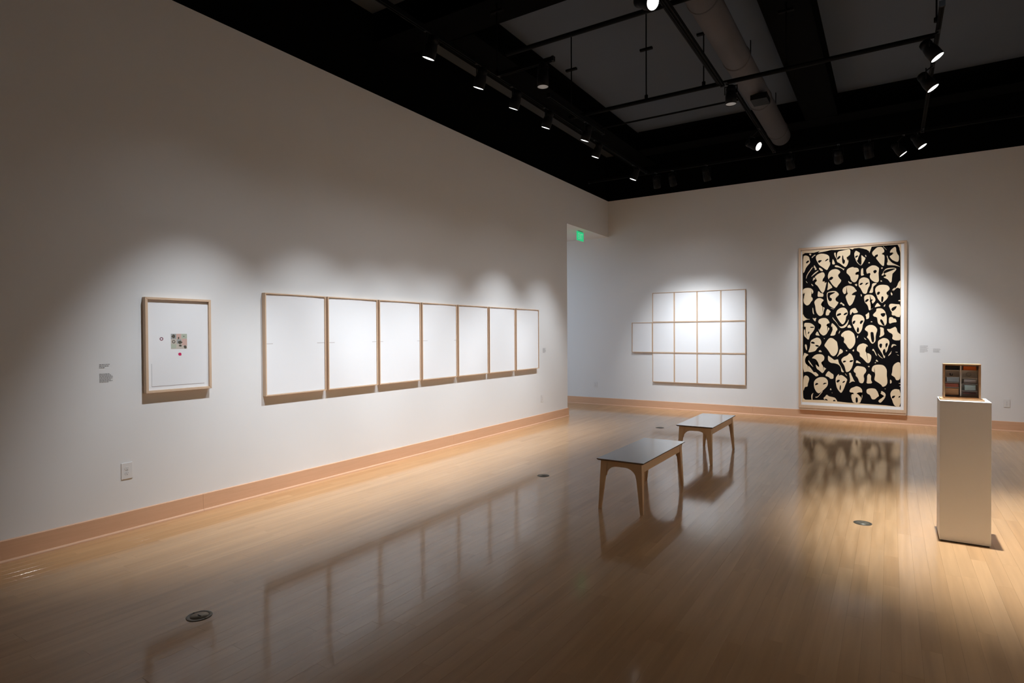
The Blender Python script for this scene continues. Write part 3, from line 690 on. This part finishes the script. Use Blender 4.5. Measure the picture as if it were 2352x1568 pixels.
blk('specimen_block', .58, .95, .44, .56, .035, 'mid_grey', 'grey block')
blk('specimen_block', .60, .93, .62, .78, .038, 'pale_green', 'pale green block')
blk('specimen_block', .57, .94, .87, .885, .04, 'red_line', 'thin red strip')
mb = MB(); cx_, cz_ = -bw + TB + UW * .20, bz1 - TB - (bz1 - bz0 - 2 * TB) * .29
mb.box(cx_ - .007, cx_ - .004, -.004, .034, cz_ - .010, cz_ + .008); mb.box(cx_ - .004, cx_ + .006, -.004, .034, cz_ - .010, cz_ - .007); mb.box(cx_ + .006, cx_ + .008, -.004, .034, cz_ - .010, cz_ + .004)
o = mb.build('specimen_clip', M['black_felt'], bx); o['label'] = 'small dark bracket'
cx_, cz_ = -bw + TB + UW * .73, bz1 - TB - (bz1 - bz0 - 2 * TB) * .29
mb = MB().lathe([(.013, 0), (.015, 0), (.015, .006), (.013, .006), (.013, 0)], (cx_, .028, cz_), (0, 1, 0), 20, caps=False); o = mb.build('specimen_ring', M['mid_grey'], bx); o['label'] = 'small grey ring'

# ------------------------------------------------------------------ exit sign
ex_ = thing('exit_sign', 'green lit EXIT sign hanging in the opening at the far end of the left wall', 'exit sign', (-5.30, 10.84, 3.619))
MB().box(-.020, .020, -.09, .09, -.013, -.0005).build('canopy', M['metal'], ex_)
MB().box(-.006, .006, -.150, .150, -.192, -.0135).build('sign_panel', M['exit'], ex_, bevel=.002)
fc = bpy.data.curves.new('exit_letters', 'FONT'); fc.body = 'EXIT'; fc.size = .17; fc.align_x = 'CENTER'; fc.extrude = .0006
fo = bpy.data.objects.new('tmp_text', fc); C.objects.link(fo); bpy.context.view_layer.update()
dg = bpy.context.evaluated_depsgraph_get(); me = bpy.data.meshes.new_from_object(fo.evaluated_get(dg)); bpy.data.objects.remove(fo)
me.materials.clear(); me.materials.append(M['exit_t'])
me.transform(Matrix(((0, 0, 1, .0070), (.62, 0, 0, 0), (0, 1, 0, -.165), (0, 0, 0, 1))))
o = bpy.data.objects.new('letters', me); C.objects.link(o); o.parent = ex_

# adjoining room: unseen fixture added in place of its daylight
pl_ = thing('added_ceiling_light', 'added ceiling panel standing in for daylight in the adjoining room, out of the picture', 'ceiling light', (-7.5, 8.6, ZD))
MB().box(-.62, .62, -.32, .32, -.03, -.0005).build('housing', M['metal'], pl_)
MB().box(-.58, .58, -.28, .28, -.036, -.0302).build('diffuser', M['panel'], pl_)
al = bpy.data.lights.new('annex_daylight_fill', 'AREA'); al.shape = 'RECTANGLE'; al.size = 1.1; al.size_y = .5; al.energy = ANNEX_WATT; al.color = (.56, .74, 1.0)
ao = bpy.data.objects.new('annex_daylight_fill', al); C.objects.link(ao); ao.parent = pl_; ao.location = (0, 0, -.04)

# ------------------------------------------------------------------ lighting grid under the dark deck
ZP = 4.25
def pipe(name, label, a, b, r, m='pipe', cat='pipe', group='black lighting grid pipes'):
    o = MB().tube(a, b, r, 14).build(name, M[m]); tag(o, label, cat, group); return o
def track(label, a, b, n=1):
    """a box-section lighting track from a to b, with a slot along its underside"""
    a = Vector(a); b = Vector(b); d = (b - a); L_ = d.length; t = thing('light_track', label, 'light track', a, 'black light tracks')
    ang = math.atan2(d.y, d.x)
    mb = MB().box(0, L_, -.018, .018, -.010, .020); mb.box(0, L_, -.018, -.008, -.020, -.010); mb.box(0, L_, .008, .018, -.020, -.010)
    o = mb.build('channel', M['pipe'], t); t.rotation_euler = (0, 0, ang)
    for e in (0, L_): MB().box(e - .012, e + .012, -.021, .021, -.023, .023).build('end_cap', M['lamp_black'], t)
    return t
track('long black light track parallel to the left wall, holding the row of spotlights', (-3.47, 1.2, ZP), (-3.47, 9.6, ZP))
track('short black light track just right of the track along the left wall', (-3.27, 5.9, ZP), (-3.27, 7.4, ZP))
track('black light track running between the two benches toward the back wall', (-1.55, 1.5, ZP), (-1.55, 6.69, ZP))
track('black light track beyond the first crossing pipe in the middle of the room', (-1.47, 6.95, ZP), (-1.47, 9.55, ZP))
track('black light track at the right, from beside the thick cross pipe toward the back wall', (.35, 6.05, ZP), (.35, 9.70, ZP))
track('black light track on the right nearer than the pedestal, outside the picture', (.35, 2.2, ZP), (.35, 4.85, ZP))
track('short black cross track carrying the dim can beside the left wall row', (-3.44, 5.141, ZP), (-2.80, 5.141, ZP))
track('black cross track in front of the back wall', (-4.6, 9.78, ZP + .03), (1.9, 9.78, ZP + .03))
pipe('grid_pipe', 'thick black cross pipe in the middle of the ceiling grid', (-3.47, 6.80, ZP + .06), (.36, 6.80, ZP + .06), .024)
pipe('grid_pipe', 'black cross pipe nearer the viewer in the ceiling grid', (-3.20, 4.92, ZP + .06), (2.2, 4.92, ZP + .06), .022)
pipe('grid_pipe', 'thin black cross pipe just behind the thick one', (-3.48, 7.30, ZP + .031), (-1.46, 7.30, ZP + .031), .011)
pipe('grid_pipe', 'slim black pipe running beside the middle track', (-1.62, 1.5, ZP + .06), (-1.62, 6.76, ZP + .06), .014)
def rod(x_, y_, z0, label, plate=True):
    t = thing('hanger_rod', label, 'hanger rod', (x_, y_, z0), 'thin black hanger rods')
    MB().tube((0, 0, 0), (0, 0, ZT - z0), .0075, 10).build('rod', M['pipe'], t)
    MB().lathe([(.020, -.018), (.020, .018)], (0, 0, .0), n=12).build('clamp', M['pipe'], t)
    z = 4.915 - z0
    MB().box(-.075, .075, -.018, .018, z - .012, z + .012).build('clamp_bar', M['pipe'], t)
rod(-2.45, 6.80, ZP + .105, 'black hanger rod in the middle of the thick cross pipe')
rod(-3.44, 6.80, ZP + .105, 'black hanger rod at the left end of the thick cross pipe')
rod(-.93, 6.80, ZP + .105, 'black hanger rod on the thick cross pipe, right of the duct')
rod(-1.20, 4.92, ZP + .103, 'black hanger rod on the near cross pipe right of the duct')
rod(.33, 6.40, ZP + .030, 'black hanger rod above the right-hand light track')
rod(-1.78, 6.80, ZP + .105, 'black hanger rod on the thick pipe just left of the duct')
rod(-3.47, 5.15, ZP + .030, 'black hanger rod above the track along the left wall')
# round duct and beams
dc = thing('air_duct', 'round dark air duct running toward the back wall', 'duct', (-1.545, 2.0, 4.80))
MB().tube((0, 0, 0), (0, 8.7, 0), .150, 28).build('duct_pipe', M['duct'], dc)
for k_ in (.25, 3.3, 6.2, 8.2):
    MB().box(-.004, .004, -.015, .015, .149, ZT - 4.80).build('duct_strap', M['pipe'], dc, loc=(0, k_, 0))
for k in range(6): MB().lathe([(.150, 0), (.158, .004), (.158, .030), (.150, .034)], (0, .9 + k * 1.48, 0), (0, 1, 0), 28).build('duct_band', M['duct'], dc)
o = MB().box(-.10, .10, -.13, .13, -.215, -.14).build('duct_register', M['lamp_black'], dc, loc=(.09, 6.36, 0))
def beam(label, x0, x1, y0, y1, z0=5.0, along='x'):
    t = thing('ceiling_beam', label, 'beam', ((x0 + x1) / 2, (y0 + y1) / 2, z0)); cx_, cy_ = (x0 + x1) / 2, (y0 + y1) / 2
    h = ZT - z0; a, b = x1 - cx_, y1 - cy_
    if along == 'x':
        MB().box(-a, a, -b, b, 0, .018).build('bottom_flange', M['black_wall'], t); MB().box(-a, a, -.006, .006, .0182, h - .0182).build('web', M['black_wall'], t); MB().box(-a, a, -b, b, h - .018, h - .0004).build('top_flange', M['black_wall'], t)
    else:
        MB().box(-a, a, -b, b, 0, .018).build('bottom_flange', M['black_wall'], t); MB().box(-.006, .006, -b, b, .0182, h - .0182).build('web', M['black_wall'], t); MB().box(-a, a, -b, b, h - .018, h - .0004).build('top_flange', M['black_wall'], t)
beam('wide black steel beam crossing the ceiling at the upper left', XL - .04, XR - .1, 5.05, 5.50)
beam('black beam in place of the unlit ceiling strip along the left wall', -4.55, -4.05, 5.52, YB - .02, along='y')  # black beam stands for the unlit strip of ceiling here
beam('black steel beam close to the back wall', -4.03, XR - .1, 10.75, 11.15)
beam('black steel beam beside the round duct', -1.18, -.72, 5.52, 10.73, along='y')

# ------------------------------------------------------------------ spotlights
def spot(label, lens, aim, watt=WATT, size=62, blend=1.0, lit=True, mount=None, r=.058, ln=.20, col=COOL, soft=.035, spill=.055, group='black spotlights on the ceiling tracks'):
    lens = Vector(lens); d = (Vector(aim) - lens).normalized(); back = -d
    piv = lens + back * ln * .55
    if mount is None: mount = Vector((piv.x, piv.y, ZP - .022))
    else: mount = Vector(mount)
    t = thing('spotlight', label, 'spotlight', mount, group)
    o_ = lambda p: Vector(p) - mount
    # housing: tapered can with a flared rim and rear ribs
    MB().lathe([(.030, ln), (.046, ln * .93), (r * .86, ln * .80), (r * .86, ln * .74), (r * .80, ln * .72), (r * .88, ln * .60), (r, ln * .40), (r, 0), (r * .93, 0), (r * .93, .005)], o_(lens), back, 26, caps=False).build('lamp_housing', M['lamp_black'], t)
    MB().lathe([(.0305, ln - .0004), (.001, ln)], o_(lens), back, 20, caps=False).build('rear_cap', M['lamp_black'], t)
    MB().lathe([(r * .925, .0045), (.0005, .0042)], o_(lens), back, 26, caps=False, sm=False).build('lens', M['lens'] if lit else M['lens_dim'], t)
    # yoke and stem
    side = back.cross(Vector((0, 0, 1)))
    side = side.normalized() if side.length > .05 else Vector((1, 0, 0))
    topz = max(piv.z + .10, lens.z + .05); mb = MB()
    tp = Vector((piv.x, piv.y, min(mount.z - .035, topz)))
    for s in (-1, 1):
        a = piv + side * s * (r + .006); b = tp + side * s * (r + .006)
        mb.tube(o_(a), o_(b), .005, 8)
    mb.tube(o_(tp + side * (r + .011)), o_(tp - side * (r + .011)), .005, 8)
    mb.build('yoke', M['lamp_black'], t)
    MB().tube(o_(tp), (0, 0, 0), .007, 10).build('stem', M['lamp_black'], t)
    MB().box(-.016, .016, -.045, .045, 0, .004).build('track_adapter', M['lamp_black'], t)
    if lit and watt > 0:
        l = bpy.data.lights.new('bulb', 'SPOT'); l.energy = watt; l.spot_size = math.radians(size); l.spot_blend = blend; l.color = col; l.shadow_soft_size = soft
        lo = bpy.data.objects.new('bulb', l); C.objects.link(lo); lo.parent = t; lo.location = o_(lens + d * .004)
        lo.rotation_euler = d.to_track_quat('-Z', 'Y').to_euler()
        if spill:                       # wide dim spill of the same reflector
            l2 = bpy.data.lights.new('bulb_spill', 'SPOT'); l2.energy = watt * spill; l2.spot_size = math.radians(min(140, size + 44)); l2.spot_blend = 1.0; l2.color = col; l2.shadow_soft_size = soft
            l2o = bpy.data.objects.new('bulb_spill', l2); C.objects.link(l2o); l2o.parent = t; l2o.location = lo.location; l2o.rotation_euler = lo.rotation_euler
    return t
XT = -3.47
# row along the left wall: (y of lens, y aimed at, z aimed at, power factor, cone)
rowL = [
 (2.78, 2.90, -.15, 1.1, 52, 'spotlight above the collage picture on the left wall track, outside the picture'),
 (4.055, 4.10, -.30, 1.05, 55, 'lit spotlight nearest the viewer in the row along the left wall'),
 (4.813, 5.05, -.35, 1.0, 54, 'second lit spotlight from the viewer in the row along the left wall'),
 (5.461, 5.70, -.10, .65, 54, 'third lit spotlight from the viewer in the row along the left wall'),
 (6.174, 6.30, -.20, .75, 54, 'fourth lit spotlight from the viewer in the row along the left wall'),
 (7.580, 7.55, -.15, 1.2, 57, 'lit spotlight second from the far end of the row along the left wall'),
 (9.010, 8.80, -.20, .95, 56, 'lit spotlight at the far end of the row along the left wall'),
]
for y, ya, za, pf, sz_, lab in rowL:
    spot(lab, (XT, y, 4.0), (XL, ya, za), WATT * pf, sz_, mount=(XT, y, ZP - .022))
spot('small lit spotlight set off to the right of the row along the left wall', (-3.287, 6.859, 4.0), (-4.6, 6.9, .6), WATT * .25, 50, mount=(-3.27, 6.859, ZP - .022))
# unlit-looking cans pointing down
spot('dim black can spotlight pointing down, right of the left wall row', (-2.917, 5.141, 4.0), (-2.917, 5.145, 0), 0, lit=False, mount=(-2.917, 5.141, ZP - .022), ln=.24)
spot('dim black can spotlight pointing down beside the round duct', (-1.45, 6.638, 4.0), (-1.45, 6.64, 0), 0, lit=False, mount=(-1.50, 6.638, ZP - .022), ln=.2)
# middle track
spot('bright spotlight at the top edge of the picture on the middle track', (-1.488, 4.28, 4.0), (2.3, 2.2, 1.6), WATT * .35, 50, mount=(-1.55, 4.28, ZP - .022))
spot('lit spotlight past the duct, turned toward the right wall', (-1.47, 8.341, 4.0), (2.3, 6.9, 1.7), WATT * .3, 44, mount=(-1.47, 8.341, ZP - .022))
# right track
spot('lit spotlight at the near end of the right-hand track', (.347, 6.535, 4.0), (2.3, 6.4, .9), WATT * .6, 62, mount=(.35, 6.535, ZP - .022))
spot('second lit spotlight on the right-hand track', (.354, 7.336, 4.0), (2.3, 7.2, .9), WATT * .6, 62, mount=(.35, 7.336, ZP - .022))
spot('lit spotlight near the far end of the right-hand track', (.348, 9.55, 4.0), (2.3, 9.3, .8), WATT * .5, 62, mount=(.35, 9.55, ZP - .022))
spot('lit spotlight at the right of the cross track, beside the right-hand track end', (.140, 9.81, 4.0), (2.3, 10.0, 1.0), WATT * .4, 58, mount=(.14, 9.78, ZP))
spot('added spotlight for the right wall on the near right-hand track, out of the picture', (.352, 4.30, 4.0), (2.3, 4.2, 1.0), WATT * .5, 62, mount=(.35, 4.30, ZP - .022))  # unseen lamp added for more light on the right side
spot('ceiling spotlight straight over the pedestal, out of the picture', (.353, 5.50, 4.90), (1.00, 5.60, 0), 1950, 49, 1.0, mount=(.353, 5.50, ZT), ln=.18)
# lights for the back wall, seen from behind
rowB = [
 (-3.36, -3.50, .95, .88, 50, 'dark spotlight seen from behind, leftmost over the grid of sheets'),
 (-3.08, -2.90, 1.0, .88, 50, 'dark spotlight seen from behind, second from the left over the grid of sheets'),
 (-2.52, -2.20, .20, .12, 56, 'dark spotlight seen from behind, third from the left on the cross track'),
 (-1.28, -.85, .2, .60, 48, 'dark spotlight seen from behind, just left of the large drawing'),
 (-.645, -.57, 2.3, .58, 54, 'dark spotlight seen from behind, over the middle of the large drawing'),
 (-.26, .38, .20, 1.15, 57, 'dark spotlight seen from behind, over the right edge of the large drawing'),
]
for x_, xa, za, pf, sz_, lab in rowB:
    spot(lab, (x_, 9.86, 4.03), (xa, YB, za), WATT * pf, sz_, mount=(x_, 9.78, ZP + .008))
